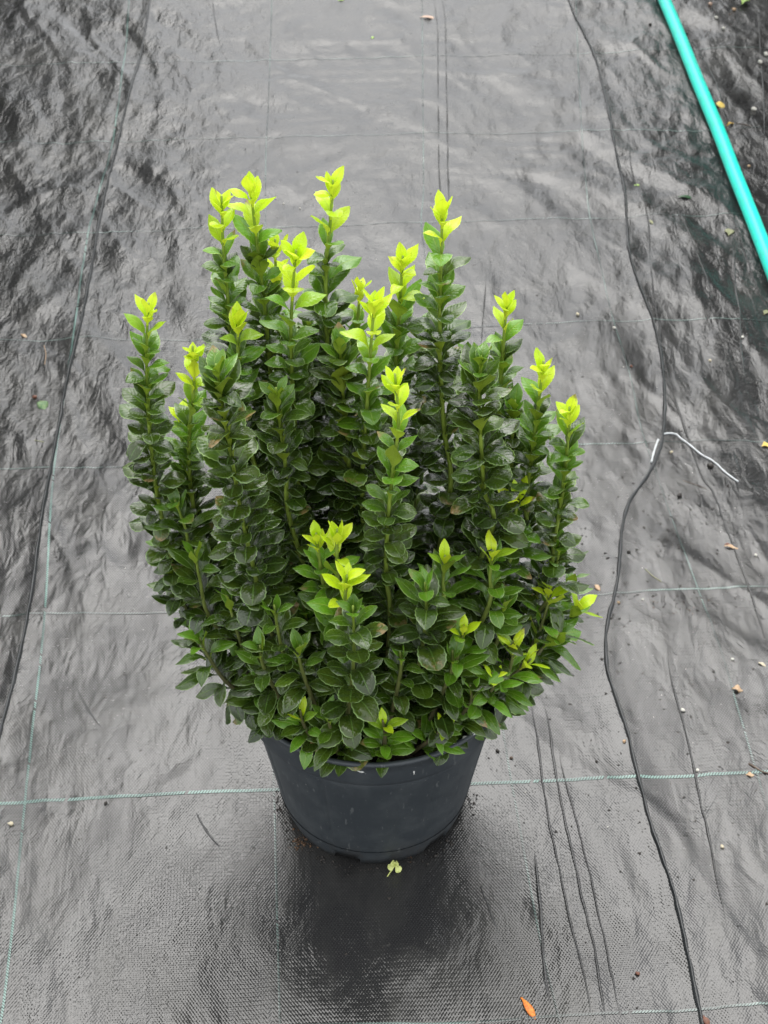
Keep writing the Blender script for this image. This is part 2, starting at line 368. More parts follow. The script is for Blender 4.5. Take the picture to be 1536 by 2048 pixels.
# soil
k = N('potting_soil'); nn = k.noise(k.obj(), 160, 5, .7)
k.l(k.mix(nn, (.006, .004, .003, 1), (.045, .028, .018, 1)), k.b.inputs['Base Color']); k.b.inputs['Roughness'].default_value = .75; k.l(k.bump(nn, 1, .004), k.b.inputs['Normal']); M_SOIL = k.m
V = []; F = []; nr, na = 26, 90
for i in range(nr):
    for j in range(na):
        r = .1225*(i/(nr-1)); a = 2*math.pi*j/na; x, y = r*math.cos(a), r*math.sin(a)
        V.append((POT[0]+x, POT[1]+y, .180+.004*mnoise.noise(Vector((x*90, y*90, 0)))+.0035*mnoise.noise(Vector((x*280, y*280, 4)))))
for i in range(nr-1):
    for j in range(na): a = i*na+j; b = i*na+(j+1) % na; F.append((a, a+na, b+na, b))
def crumbs(pts, smin, smax, base=0):
    V = []; F = []
    ico = [(0, 0, 1), (.9, 0, .1), (-.3, .85, .1), (-.3, -.85, .1), (.1, .1, -.8), (.5, .5, .4)]
    fc = [(0, 1, 5), (0, 5, 2), (0, 2, 3), (0, 3, 1), (1, 4, 2), (2, 4, 3), (3, 4, 1), (5, 1, 2)]
    for p in pts:
        s = random.uniform(smin, smax)*random.choice((.6, .8, 1, 1.3)); a = random.uniform(0, 6.28); b = base+len(V); fx = random.uniform(.6, 1.6)
        for v in ico:
            x = v[0]*fx*s; y = v[1]*s*random.uniform(.6, 1.2); V.append((p[0]+x*math.cos(a)-y*math.sin(a), p[1]+x*math.sin(a)+y*math.cos(a), p[2]+v[2]*s*.6))
        F += [tuple(b+i for i in f) for f in fc]
    return V, F
pts = []
for i in range(700):
    a = random.uniform(0, 6.28); r = .12*math.sqrt(random.random()); pts.append((POT[0]+r*math.cos(a), POT[1]+r*math.sin(a), .182))
V2, F2 = crumbs(pts, .0015, .0045, len(V)); soil = mesh_obj('potting_soil', V+V2, F+F2, M_SOIL); tag(soil, 'dark brown bark soil filling the pot under the shrub', 'soil', kind='stuff')

# ------------------------------------------------------------------ leaves
def leaf_material():
    k = N('euonymus_leaf')
    u = k.attr('lu'); v = k.attr('lv'); yg = k.attr('young'); rn = k.attr('rnd'); p = k.pos()
    av = k.math('ABSOLUTE', v)
    n1 = k.noise(p, 260, 3, .6); n2 = k.noise(p, 55, 3, .6)
    dark = k.mix(rn, (.010, .019, .003, 1), (.060, .098, .011, 1)); dark = k.mix(k.ramp(n2, .4, .7), dark, (.026, .050, .009, 1))
    mid = (.13, .31, .018, 1); yel = k.mix(rn, (.55, .80, .010, 1), (.74, .90, .03, 1))
    top = k.mix(k.ramp(yg, .0, .5), dark, mid); top = k.mix(k.ramp(yg, .45, 1.0), top, yel)
    und = k.mix(k.ramp(yg, .0, .5), k.mix(rn, (.16, .225, .018, 1), (.24, .32, .026, 1)), (.28, .42, .03, 1)); und = k.mix(k.ramp(yg, .45, 1), und, (.70, .80, .04, 1))
    # pale midrib and thin pale serrated margin on the upper face
    rib = k.math('MULTIPLY', k.ramp(av, .085, .02), .55); edge = k.math('MULTIPLY', k.ramp(av, .87, .98), k.ramp(rn, 0, 1, .45, .85))
    top = k.mix(rib, top, k.mix(yg, (.10, .20, .04, 1), (.6, .75, .1, 1)))
    top = k.mix(edge, top, k.mix(yg, (.24, .38, .13, 1), (.7, .85, .2, 1)))
    # few brown scorched tips
    sc = k.math('MULTIPLY', k.math('MULTIPLY', k.ramp(k.math('ADD', u, k.math('MULTIPLY', n1, .5)), 1.0, 1.2), k.ramp(n2, .40, .55)), k.ramp(rn, .90, .94)); top = k.mix(sc, top, (.25, .17, .07, 1))
    und = k.mix(k.math('MULTIPLY', k.ramp(av, .88, .97), .5), und, (.32, .42, .12, 1))
    bf = k.n('ShaderNodeNewGeometry').outputs['Backfacing']
    c = k.mix(bf, top, und); k.l(c, k.b.inputs['Base Color'])
    wet = k.ramp(k.noise(p, 75, 3, .65), .42, .60)
    rr = k.math('ADD', .10, k.math('MULTIPLY', wet, .24)); rr = k.math('ADD', rr, k.math('MULTIPLY', yg, .15)); rr = k.math('ADD', rr, k.math('MULTIPLY', bf, .18))
    k.l(rr, k.b.inputs['Roughness']); k.b.inputs['IOR'].default_value = 1.5
    k.b.inputs['Coat Weight'].default_value = .22; k.b.inputs['Coat Roughness'].default_value = .09
    # side veins: slanting ridges
    vein = k.math('SINE', k.math('MULTIPLY', k.math('SUBTRACT', u, k.math('MULTIPLY', av, .22)), 62))
    hgt = k.math('ADD', k.math('MULTIPLY', vein, .09), k.math('ADD', k.math('MULTIPLY', n1, .8), k.math('MULTIPLY', k.ramp(av, .0, .10), .55)))
    k.l(k.bump(k.math('ADD', hgt, k.math('MULTIPLY', k.noise(p, 120, 2), 1.1)), .55, .0010), k.b.inputs['Normal'])
    tr = k.n('ShaderNodeBsdfTranslucent'); k.l(k.mix(.5, c, k.mix(yg, (.08, .2, .01, 1), (.6, .8, .03, 1))), tr.inputs[0])
    ms = k.n('ShaderNodeMixShader'); k.l(k.math('ADD', .09, k.math('MULTIPLY', yg, .26)), ms.inputs[0])
    k.l(k.b.outputs[0], ms.inputs[1]); k.l(tr.outputs[0], ms.inputs[2]); k.l(ms.outputs[0], k.out.inputs[0])
    return k.m
M_LEAF = leaf_material()
NU, NV = 19, 5
_u = np.linspace(0, 1, NU); _v = np.array([-1, -.55, 0, .55, 1])
LF = []
for i in range(NU-1):
    for j in range(NV-1): a = i*NV+j; LF.append((a, a+1, a+NV+1, a+NV))
LF = np.array(LF)
def leaf_verts(pos, t, o, L, W, a0, a1, cup=.25, fold=.25, wave=.06, twist=0, pw=1.0, point=.5, pet=.09):
    """pos base point, t stem direction, o outward unit; a0/a1 elevation at base and tip (rad)."""
    s = np.linspace(0, 1, NU)
    al = a0+(a1-a0)*(.28*s+.72*sstep(s, .10, .72))**pw; b = np.cross(o, t); b /= np.linalg.norm(b)
    ds = L/(NU-1); x = np.r_[0, np.cumsum(np.cos((al[1:]+al[:-1])/2)*ds)]; z = np.r_[0, np.cumsum(np.sin((al[1:]+al[:-1])/2)*ds)]
    ss = np.clip((s-pet)/(1-pet), 0, 1)
    q = ss**(1.05+.25*(1-point)); q = q**(1.0+.38*(1-point)); w = np.sin(np.pi*np.clip(q, 0, 1)**.93)**(.60+.28*point)*W/2; w = np.maximum(w, .0009)
    w[-1] = .0006
    ser = 1+.032*np.where(np.arange(NU) % 2 == 0, 1, -1)*(ss > .25)
    ph = random.uniform(0, 6.28); V = np.zeros((NU, NV, 3))
    for j, v in enumerate(_v):
        ww = w*(ser if abs(v) == 1 else 1); side = v*ww*math.cos(fold*abs(v))
        up = ww*(abs(v)*math.sin(fold)*(1-.6*s)+(cup*(1.2-2.3*s))*v*v-(.14*(abs(v) == 1)))+wave*W*.5*v*v*np.sin(s*9+ph+(1.7 if v > 0 else 0))*(ss > .1)
        tw = twist*s
        sd = side*np.cos(tw)-up*np.sin(tw); u2 = side*np.sin(tw)+up*np.cos(tw)
        cx = x-np.sin(al)*u2; cz = z+np.cos(al)*u2
        V[:, j, :] = pos+cx[:, None]*o+cz[:, None]*t+sd[:, None]*b
    return V.reshape(-1, 3)
LEAVES = []     # (verts, young, rnd, shoot index)
def add_leaf(si, *a, young=0., **k):
    LEAVES.append((leaf_verts(*a, **k), young, random.random(), si))
def frame(t, phi):
    ref = np.array([0, 1, 0.]) if abs(t[1]) < .9 else np.array([1., 0, 0]); e1 = np.cross(ref, t); e1 /= np.linalg.norm(e1); e2 = np.cross(t, e1)
    return math.cos(phi)*e1+math.sin(phi)*e2
SHOOTS = []
def shoot(path, Y=.05, size=1.0, phi=None, open_=0., node=.0066, length=None, bare=.02):
    """path: 3D points tip first. Y: length of yellow-green young growth at the tip."""
    p = cr(path, 12); seg = np.r_[0, np.cumsum(np.linalg.norm(np.diff(p, axis=0), axis=1))]; tot = seg[-1]
    si = len(SHOOTS); SHOOTS.append((p, seg, Y))
    if open_ > .65: Y *= .55
    phi = random.uniform(0, 6.28) if phi is None else phi; d = .0015; kk = 0
    def at(dd): return np.array([np.interp(dd, seg, p[:, c]) for c in range(3)])
    end = (length or tot)-bare
    sh_sz = random.uniform(.89, 1.08)
    while d < end:
        q = at(min(d+.010, tot-.008)); q2 = at(min(d+.016, tot)); t = q-q2; t /= np.linalg.norm(t)
        dm = d; yf = 0. if Y <= 0 else float(np.clip(1-(dm-.36*Y)/(.62*Y+.008), 0, 1))
        if Y <= 0: yf = float(np.clip(.32-dm*8, 0, .32))
        g = min(1, dm/.02)
        grow = .66+.34*min(1, dm/(.028+Y*.3))
        mat_ = float(np.clip((dm-.02-Y*.75)/.09, 0, 1)); low = float(np.clip((dm-.16)/.14, 0, 1))
        for sidei in (0, 1):
            o = frame(t, phi+kk*math.pi/2+sidei*math.pi+random.gauss(0, .22))
            if dm > .06 and random.random() < .04: continue
            L = (.0325*grow+.0022*mat_+.0018*open_)*size*sh_sz*random.uniform(.78, 1.14); W = L*(.49+.07*mat_+.03*low-.12*open_)*random.uniform(.9, 1.1)
            a0 = R(84)*(1-g)+g*(R(80)-R(8)*mat_-R(14)*low-open_*R(34)); a1 = (1-g)*R(56)+g*(R(27)-R(18)*mat_-R(18)*low-open_*R(22))
            a0 += random.gauss(0, .12); a1 += random.gauss(0, .33)
            add_leaf(si, q+o*.0015, t, o, L, W, a0, a1, cup=random.uniform(.15, .42), fold=random.uniform(.12, .4), wave=random.uniform(.02, .13), twist=random.gauss(0, .14),
                     pw=random.uniform(.9, 1.7), point=(.9-.75*mat_), young=float(np.clip(yf+random.gauss(0, .05), 0, 1)) if yf > .02 else float(max(0, random.gauss(.03+.30*(1-mat_)*(Y > 0), .05))))
        if dm < .008: stp = .005
        elif yf > .25: stp = .0150*size
        elif mat_ < .5: stp = .0080*size
        else: stp = node*random.uniform(.9, 1.15)
        if Y <= 0 and dm > .004: stp = node*random.uniform(.95, 1.15)
        d += stp; kk += 1; phi += random.gauss(.03, .10)
C = POT
def px3(pts): return [P(x, y, C[1]+dy) for x, y, dy in pts]
def root(rx, ry, z=.18): return np.array([C[0]+rx, C[1]+ry, z])
TALL = [ # (tip..down px with depth offset), root offset, young length, size, phi
 ([(443,392,.07),(447,500,.075),(458,620,.08),(480,800,.08),(520,1000,.07)], (-.06,.05), .075, .95),
 ([(500,370,.08),(512,470,.085),(528,600,.09),(545,780,.09),(575,980,.08)], (-.045,.055), .075, 1.),
 ([(550,478,.10),(552,560,.10),(560,700,.10),(590,900,.09)], (-.035,.07), .11, .95),
 ([(592,500,.03),(585,590,.035),(582,690,.04),(590,850,.045),(605,1020,.05)], (-.03,.04), .085, 1.05),
 ([(666,360,.09),(660,450,.09),(652,540,.09),(655,690,.09),(680,850,.09)], (0,.06), .08, 1.05),
 ([(806,512,.06),(800,600,.065),(792,720,.07),(785,860,.07)], (.02,.05), .075, 1.05),
 ([(884,410,.05),(883,500,.05),(880,600,.05),(880,720,.05),(888,860,.05),(898,1000,.045)], (.04,.035), .06, 1.12),
 ([(1015,596,.07),(1008,670,.07),(1000,780,.07),(985,920,.06)], (.055,.05), .055, .92),
 ([(297,606,.01),(293,700,.01),(296,810,.01),(305,920,.01),(330,1060,.01),(385,1200,0)], (-.085,.0), .04, .95),
 ([(385,692,.03),(388,770,.03),(378,880,.03),(385,1000,.03),(420,1130,.02)], (-.07,.015), .085, .95),
 ([(474,630,.045),(476,700,.045),(480,800,.05),(500,900,.05)], (-.05,.03), .04, .95),
 ([(432,728,-.05),(448,830,-.05),(466,930,-.05),(485,1040,-.05),(508,1140,-.05),(535,1250,-.05)], (-.055,-.045), 0, 1.12),
 ([(552,775,-.0),(560,850,-.0),(572,940,.0),(585,1060,.0)], (-.03,.0), 0, 1.02),
 ([(749,600,.02),(742,690,.02),(736,780,.02),(728,900,.02),(725,1010,.02)], (-.005,.02), .085, 1.05),
 ([(790,748,-.055),(797,850,-.055),(786,940,-.055),(776,1040,-.055),(772,1150,-.05),(780,1230,-.05)], (.01,-.05), .085, 1.02),
 ([(680,682,.035),(684,770,.035),(695,880,.035),(702,1000,.03)], (-.01,.03), 0, 1.08),
 ([(962,712,-.02),(958,800,-.02),(962,890,-.02),(968,980,-.02),(978,1080,-.02)], (.04,-.015), 0, 1.12),
 ([(1087,722,.02),(1078,800,.02),(1065,900,.02),(1052,1000,.02),(1035,1110,.02)], (.065,.015), .05, .98),
 ([(1139,814,.0),(1135,890,.0),(1125,980,.0),(1110,1070,.0),(1080,1180,.0)], (.085,.0), .035, .95),
 ([(722,562,.14),(715,640,.13),(705,760,.12),(700,900,.11)], (.01,.09), .04, .85),
 ([(620,640,.11),(622,760,.11),(640,900,.10)], (-.02,.08), 0, 1.0),
 ([(848,640,.11),(842,780,.11),(835,920,.10)], (.03,.08), 0, 1.0),
 ([(935,700,.10),(938,800,.10),(930,920,.09)], (.05,.07), 0, .95),
 ([(1030,800,.05),(1022,900,.05),(1010,1020,.05)], (.06,.03), 0, .95),
 ([(360,820,.05),(370,930,.05),(395,1060,.04)], (-.08,.03), .03, .9),
]
for pts, rt, Y, sz in TALL:
    shoot(px3(pts)+[root(*rt)], Y, sz, length=None, bare=.03)
LOW = [ # shorter shoots and rosettes low round the pot
 ([(706,1212,-.125),(708,1300,-.122),(702,1380,-.118),(695,1440,-.11)], (-.02,-.09), 0, 1.18, .25),
 ([(850,1165,-.085),(852,1230,-.085),(843,1300,-.08),(826,1370,-.08)], (.02,-.07), 0, 1.2, .25),
 ([(694,1150,-.09),(690,1200,-.09),(690,1270,-.085)], (-.01,-.07), .06, 1.12, .45),
 ([(674,1058,-.06),(674,1110,-.06),(680,1190,-.06)], (-.01,-.05), .055, 1.08, .4),
 ([(632,1066,-.055),(638,1110,-.055),(650,1180,-.055)], (-.02,-.045), .028, .95, .3),
 ([(986,1100,-.05),(980,1150,-.05),(970,1230,-.055)], (.05,-.05), .014, 1.2, .75),
 ([(1098,1176,-.02),(1094,1215,-.02),(1070,1280,-.03),(1020,1350,-.04)], (.08,-.03), .03, 1.15, .8),
 ([(1026,1282,-.07),(1024,1320,-.07),(1000,1370,-.07)], (.075,-.065), .03, 1.15, .8),
 ([(928,1250,-.08),(922,1285,-.08),(905,1340,-.08)], (.05,-.07), .022, 1.05, .8),
 ([(400,1275,-.06),(415,1310,-.06),(460,1370,-.06)], (-.09,-.05), 0, 1.2, .9),
 ([(378,1235,-.0),(400,1290,-.01),(450,1350,-.02)], (-.085,-.03), 0, 1.0, .7),
 ([(548,1210,-.085),(556,1260,-.085),(575,1330,-.085)], (-.05,-.075), 0, 1.12, .8),
 ([(880,1440,-.105),(876,1465,-.105)], (.035,-.10), .012, 1.0, .9),
 ([(765,1440,-.12),(770,1470,-.118)], (.008,-.11), .012, .95, .8),
 ([(655,1425,-.118),(662,1462,-.116)], (-.03,-.108), .0, 1.05, .9),
 ([(600,1420,-.11),(608,1450,-.11)], (-.05,-.095), .01, 1.05, .9),
 ([(512,1350,-.075),(530,1400,-.075)], (-.085,-.065), 0, 1.1, .9),
 ([(478,1310,-.05),(505,1360,-.05)], (-.085,-.04), 0, 1.05, .8),
 ([(1158,1210,-.01),(1140,1235,-.01),(1080,1290,-.02)], (.09,-.01), .014, 1.2, .75),
 ([(1062,1318,-.06),(1040,1338,-.06),(990,1375,-.06)], (.08,-.05), .022, 1.2, .9),
 ([(985,1345,-.085),(980,1385,-.085)], (.07,-.07), .02, .95, .8),
 ([(1035,985,.0),(1030,1040,.0),(1020,1120,-.01)], (.06,.0), .03, 1.1, .6),
 ([(340,1140,.0),(355,1180,.0),(400,1250,.0)], (-.1,.0), 0, 1.05, .7),
 ([(320,1060,.03),(345,1110,.03),(390,1200,.02)], (-.1,.02), 0, .95, .5),
 ([(390,1100,-.03),(400,1160,-.03),(430,1250,-.03)], (-.085,-.02), 0, 1.12, .7),
 ([(350,1000,.0),(372,1060,.0),(400,1150,.0)], (-.08,.0), 0, 1.15, .6),
 ([(1120,1090,.0),(1110,1140,.0),(1080,1220,-.01)], (.09,.01), 0, 1.05, .6),
 ([(1145,1150,.03),(1120,1210,.02),(1080,1270,.01)], (.095,.02), 0, 1.0, .6),
 ([(890,1110,-.05),(886,1160,-.055),(880,1230,-.06)], (.03,-.055), .01, 1.15, .7),
 ([(800,1300,-.1),(800,1350,-.1)], (.01,-.09), 0, 1.0, .7),
 ([(600,1290,-.1),(604,1340,-.1)], (-.04,-.09), 0, 1.1, .8),
 ([(520,1290,-.09),(530,1340,-.09)], (-.07,-.075), 0, 1.1, .9),
 ([(940,1370,-.095),(938,1410,-.095)], (.06,-.085), 0, 1.1, .9),
 ([(455,1190,-.04),(470,1250,-.05),(500,1320,-.05)], (-.075,-.045), 0, 1.1, .8),
 ([(1010,1200,-.055),(1005,1240,-.055),(985,1300,-.06)], (.065,-.055), 0, 1.1, .8),
 ([(1120,1260,-.03),(1095,1285,-.03),(1050,1330,-.04)], (.095,-.03), 0, 1.1, .9),
 ([(905,1300,-.09),(900,1350,-.09)], (.045,-.08), 0, 1.1, .8),
]
for pts, rt, Y, sz, op in LOW:
    shoot(px3(pts)+[root(*rt)], Y, sz, open_=op, node=.0105, bare=.012)
# filler growth through the heart of the shrub
for i in range(26):
    a = random.uniform(0, 6.283); r = .088*math.sqrt(random.random()); rx, ry = r*math.cos(a), r*math.sin(a)
    h = random.uniform(.24, .33)-.03*(ry < -.03); sprd = random.uniform(1.1, 1.42)
    tip = np.array([C[0]+rx*sprd, C[1]+ry*sprd*.95, h]); md = np.array([C[0]+rx*(sprd*.6+.4), C[1]+ry*(sprd*.6+.4), (h+.18)/2+.01])
    shoot([tip, md, root(rx, ry)], 0, random.uniform(.95, 1.1), open_=random.uniform(.2, .8), bare=.01)
for i in range(20):                                     # skirt of low shoots around the rim
    a = i/20*6.283+random.gauss(0, .08); r = random.uniform(.085, .105); rx, ry = r*math.cos(a), r*math.sin(a); h = random.uniform(.205, .255); sp_ = random.uniform(1.1, 1.28)
    if ry < -.05: sp_ = random.uniform(1.0, 1.08); h = random.uniform(.2, .225)
    if rx < -.04: rx *= .86; ry *= .9; sp_ = min(sp_, 1.05)
    if rx > .02 and ry < .04: rx *= .8; ry *= .84; sp_ = 1.0
    shoot([np.array([C[0]+rx*sp_, C[1]+ry*sp_, h]), np.array([C[0]+rx*1.06, C[1]+ry*1.06, (h+.18)/2]), root(rx, ry)], 0, random.uniform(.95, 1.12), open_=random.uniform(.6, 1.05), bare=.006)

# which leaves show largest: count the pixels each owns from the photograph's standpoint
nL = len(LEAVES); allv = np.array([l[0] for l in LEAVES])
fine = []
g = allv.reshape(nL, NU, NV, 3)
for a in (0, .5):
    for b in (0, .5):
        fine.append(((1-a)*(1-b)*g[:, :-1, :-1]+a*(1-b)*g[:, 1:, :-1]+(1-a)*b*g[:, :-1, 1:]+a*b*g[:, 1:, 1:]).reshape(nL, -1, 3))
fine = np.concatenate(fine, 1); X_, Y_, Z_ = project(fine)
xi = (X_/6).astype(int); yi = (Y_/6).astype(int); ids = np.repeat(np.arange(nL), fine.shape[1]); cell = (yi*256+xi).ravel()
order = np.lexsort((Z_.ravel(), cell)); cs = cell[order]; first = np.r_[True, cs[1:] != cs[:-1]]
own = np.bincount(ids[order][first], minlength=nL)
top300 = set(np.argsort(-own)[:300].tolist())

shrub = empty('euonymus_shrub', (C[0], C[1], .18)); tag(shrub, 'bushy evergreen shrub with upright leafy shoots and yellow green tips, growing in the pot', 'shrub')
off = np.array([C[0], C[1], .18])
k = N('shrub_stem'); p_ = k.pos(); nn = k.noise(k.mapping(p_, (1, 1, .4)), 300, 3); sx = k.n('ShaderNodeSeparateXYZ'); k.l(p_, sx.inputs[0])
k.l(k.mix(k.ramp(sx.outputs[2], .2, .42), k.mix(nn, (.05, .04, .02, 1), (.11, .10, .05, 1)), k.mix(nn, (.16, .23, .03, 1), (.26, .36, .05, 1))), k.b.inputs['Base Color'])
k.b.inputs['Roughness'].default_value = .5; k.l(k.bump(nn, .5, .001), k.b.inputs['Normal']); M_STEM = k.m
def tube(pts, rad, sides=6):
    V = []; F = []; n = len(pts)
    for i, q in enumerate(pts):
        t = pts[min(i+1, n-1)]-pts[max(i-1, 0)]; t = t/np.linalg.norm(t); e1 = np.cross(t, np.array([.13, 1, .07])); e1 /= np.linalg.norm(e1); e2 = np.cross(t, e1)
        r = rad[i] if hasattr(rad, '__len__') else rad
        for k_ in range(sides): a = 2*math.pi*k_/sides; V.append(q+r*(math.cos(a)*e1+math.sin(a)*e2))
    for i in range(n-1):
        for k_ in range(sides): a = i*sides+k_; b = i*sides+(k_+1) % sides; F.append((a, b, b+sides, a+sides))
    F.append(tuple(range(sides))[::-1]); F.append(tuple(range((n-1)*sides, n*sides)))
    return V, F
stems = []
for p, seg, Y in SHOOTS:
    pp = p[::2] if len(p) % 2 else np.r_[p[::2], p[-1:]]
    sg = np.linspace(0, 1, len(pp)); V, F = tube(pp-off, .0010+.0016*sg)
    stems.append(mesh_obj('stem', V, F, M_STEM, shrub))
LU = np.repeat(_u, NV); LV = np.tile(_v, NU)
rest = []
for i, (vv, yg, rn, si) in enumerate(LEAVES):
    if i in top300:
        fast_mesh('leaf', vv-off, LF, M_LEAF, stems[si], {'lu': LU, 'lv': LV, 'young': np.full(len(vv), yg), 'rnd': np.full(len(vv), rn)})
    else: rest.append(i)
if rest:
    m = NU*NV; V = np.concatenate([LEAVES[i][0]-off for i in rest]); F = np.concatenate([LF+m*j for j in range(len(rest))])
    o = fast_mesh('foliage', V, F, M_LEAF, shrub, {'lu': np.tile(LU, len(rest)), 'lv': np.tile(LV, len(rest)),
        'young': np.repeat([LEAVES[i][1] for i in rest], m), 'rnd': np.repeat([LEAVES[i][2] for i in rest], m)}); o['kind'] = 'stuff'
print('LEAVES', nL, 'rest', len(rest), 'shoots', len(SHOOTS))

# ------------------------------------------------------------------ hose
k = N('turquoise_hose'); nn = k.noise(k.pos(), 40, 4, .6); n2 = k.noise(k.pos(), 300, 3, .6)
c = k.mix(k.ramp(nn, .4, .7), (.02, .72, .56, 1), (.03, .60, .47, 1)); c = k.mix(k.math('MULTIPLY', k.ramp(n2, .60, .72), .55), c, (.03, .17, .12, 1)); k.l(c, k.b.inputs['Base Color'])
k.b.inputs['Roughness'].default_value = .38; k.l(k.bump(nn, .2, .002), k.b.inputs['Normal']); M_HOSE = k.m
HR = .0112
hp = [G(*p, HR) for p in [(1255,-170),(1328,0),(1358,70),(1398,170),(1435,260),(1470,350),(1506,440),(1540,530),(1576,620),(1640,760)]]
hp = cr([np.array([a[0], a[1], HR+.001+.0006*math.sin(i*2)]) for i, a in enumerate(hp)], 10)
V, F = tube(hp, HR, 20); o = mesh_obj('garden_hose', V, F, M_HOSE); tag(o, 'turquoise green garden hose lying across the top right of the fabric', 'hose')

# ------------------------------------------------------------------ silvery string under the fold
k = N('silver_string'); k.b.inputs['Base Color'].default_value = (.5, .52, .53, 1); k.b.inputs['Roughness'].default_value = .35
nn = k.noise(k.pos(), 500, 2); k.l(k.bump(nn, .6, .001), k.b.inputs['Normal']); M_STR = k.m
def cord(name, pl, r, mat, label, cat, wob=.15):
    g_ = cr([G(*p) for p in pl], 8); pts = [np.array([a[0], a[1], gz(a[0], a[1])+r*.9]) for a in g_]
    V, F = tube(pts, [r*(1+wob*math.sin(i*1.3)) for i in range(len(pts))], 7); return tag(mesh_obj(name, V, F, mat), label, cat)
cord('string', [(1326,872),(1338,870),(1352,871),(1362,880),(1372,888),(1400,912),(1430,934),(1450,952),(1475,970)], .0012, M_STR, 'silvery white string running from the raised fold out to the lower right', 'string')
cord('string_end', [(1316,884),(1309,903),(1302,930)], .0014, M_STR, 'short silvery string end sticking out on the left side of the raised fold', 'string')

# ------------------------------------------------------------------ litter lying on the fabric
def simple_mat(name, c, c2=None, rough=.5, scale=400, bump=.4):
    k = N(name); nn = k.noise(k.obj(), scale, 4, .6); k.l(k.mix(k.ramp(nn, .35, .7), rgba(c), rgba(c2 or c)), k.b.inputs['Base Color']); k.b.inputs['Roughness'].default_value = rough
    k.l(k.bump(nn, bump, .0008), k.b.inputs['Normal']); return k.m
MS = {n: simple_mat(n, *a) for n, a in {
 'pink_petal': ((.42, .27, .20), (.55, .42, .32)), 'yellow_leaf': ((.55, .38, .06), (.62, .48, .16)), 'amber_leaf': ((.32, .20, .03), (.45, .30, .06)), 'green_leaf': ((.012, .05, .02), (.03, .09, .03)),
 'pale_leaf': ((.16, .17, .08), (.30, .30, .18)), 'tan_leaf': ((.36, .22, .12), (.5, .38, .25)), 'orange_leaf': ((.50, .11, .012), (.62, .25, .03)), 'lime_bit': ((.25, .42, .08), (.4, .55, .15)),
 'white_stone': ((.50, .48, .42), (.62, .60, .55)), 'cream_stone': ((.42, .36, .24), (.55, .5, .38)), 'brown_bit': ((.10, .035, .02), (.16, .06, .03)), 'dark_crumb': ((.010, .008, .006), (.03, .022, .016)), 'twig': ((.05, .03, .02), (.12, .08, .05)),
 'sprout': ((.45, .50, .14), (.60, .65, .25)), 'mottled_green': ((.05, .13, .05), (.20, .28, .12))}.items()}
def dropped(name, px, py, L, W, ang, mat, label, cat='leaf', arch=.3, group=None, lift=.0006, curl=.3):
    a = G(px, py); o_ = np.array([math.cos(R(ang)), math.sin(R(ang)), 0.]); t = np.array([0, 0, 1.]); z = gz(*a)+lift
    base_ = np.array([a[0], a[1], z])-o_*L/2
    v = leaf_verts(base_, t, o_, L, W, arch, -arch, cup=curl, fold=.2, wave=.15, point=.7, pet=.06); v[:, 2] = np.maximum(v[:, 2], z-.0002)
    loc = np.array([a[0], a[1], z]); o = fast_mesh(name, v-loc, LF, mat, None, {'lu': LU, 'lv': LV}); o.location = loc
    me = o.modifiers.new('thickness', 'SOLIDIFY'); me.thickness = .0003
    return tag(o, label, cat, group)
dropped('fallen_petal', 857, 36, .030, .011, -5, MS['pink_petal'], 'pinkish beige curled dead leaf flat on the fabric at the top middle')
dropped('fallen_leaf', 745, 76, .010, .006, 80, MS['lime_bit'], 'tiny pale green scrap near the top, left of the pinkish dead leaf', arch=.2)
dropped('fallen_leaf', 682, 2, .012, .006, 20, MS['lime_bit'], 'small green scrap cut off by the top edge of the photo', arch=.2)
dropped('fallen_leaf', 1440, 213, .021, .015, -55, MS['yellow_leaf'], 'yellow fan shaped leaf resting against the right side of the turquoise hose', arch=.5)
dropped('curled_leaf', 1462, 248, .020, .006, 40, MS['amber_leaf'], 'curled amber leaf beside the hose just below the yellow leaf', arch=.7, curl=.8)
dropped('fallen_leaf', 1371, 396, .024, .008, -3, MS['green_leaf'], 'dark green leaf lying flat on the fabric left of the hose', arch=.25)
dropped('fallen_leaf', 1459, 462, .022, .015, 75, MS['pale_leaf'], 'pale translucent leaf skeleton near the hose on the right', arch=.2)
dropped('fallen_leaf', 1274, 367, .009, .005, 10, MS['lime_bit'], 'tiny pale green scrap between the raised fold and the dark green leaf', arch=.2)
dropped('fallen_leaf', 1302, 447, .011, .005, -70, MS['pale_leaf'], 'tiny olive scrap on the crease right of the raised fold', arch=.2)
dropped('fallen_leaf', 86, 814, .021, .015, -60, MS['mottled_green'], 'variegated green leaf on the fabric left of the shrub', arch=.5)
dropped('fallen_leaf', 1532, 622, .014, .009, 60, MS['pale_leaf'], 'pale leaf cut off by the right edge below the hose', arch=.3)
dropped('fallen_leaf', 1532, 892, .013, .011, 20, MS['yellow_leaf'], 'pale yellow leaf cut off by the right edge near the silvery string', arch=.3)
dropped('fallen_leaf', 1462, 1101, .017, .005, -15, MS['tan_leaf'], 'tan shrivelled leaf on the fabric right of the shrub below the string', arch=.4, curl=.6)
dropped('fallen_leaf', 1195, 1176, .011, .006, -60, MS['tan_leaf'], 'small tan husk beside the shrub, just left of the raised fold', arch=.5)
dropped('fallen_leaf', 1477, 1381, .014, .009, -10, MS['tan_leaf'], 'crumpled tan leaf chunk on the right side of the fabric', arch=.8, curl=.7)
dropped('fallen_petal', 1524, 1335, .010, .004, -35, MS['cream_stone'], 'pale cream sliver near the right edge above the tan leaf chunk', 'petal', arch=.3)
dropped('fallen_leaf', 1057, 2016, .026, .0075, -62, MS['orange_leaf'], 'bright orange narrow leaf at the bottom of the photo', arch=.25)
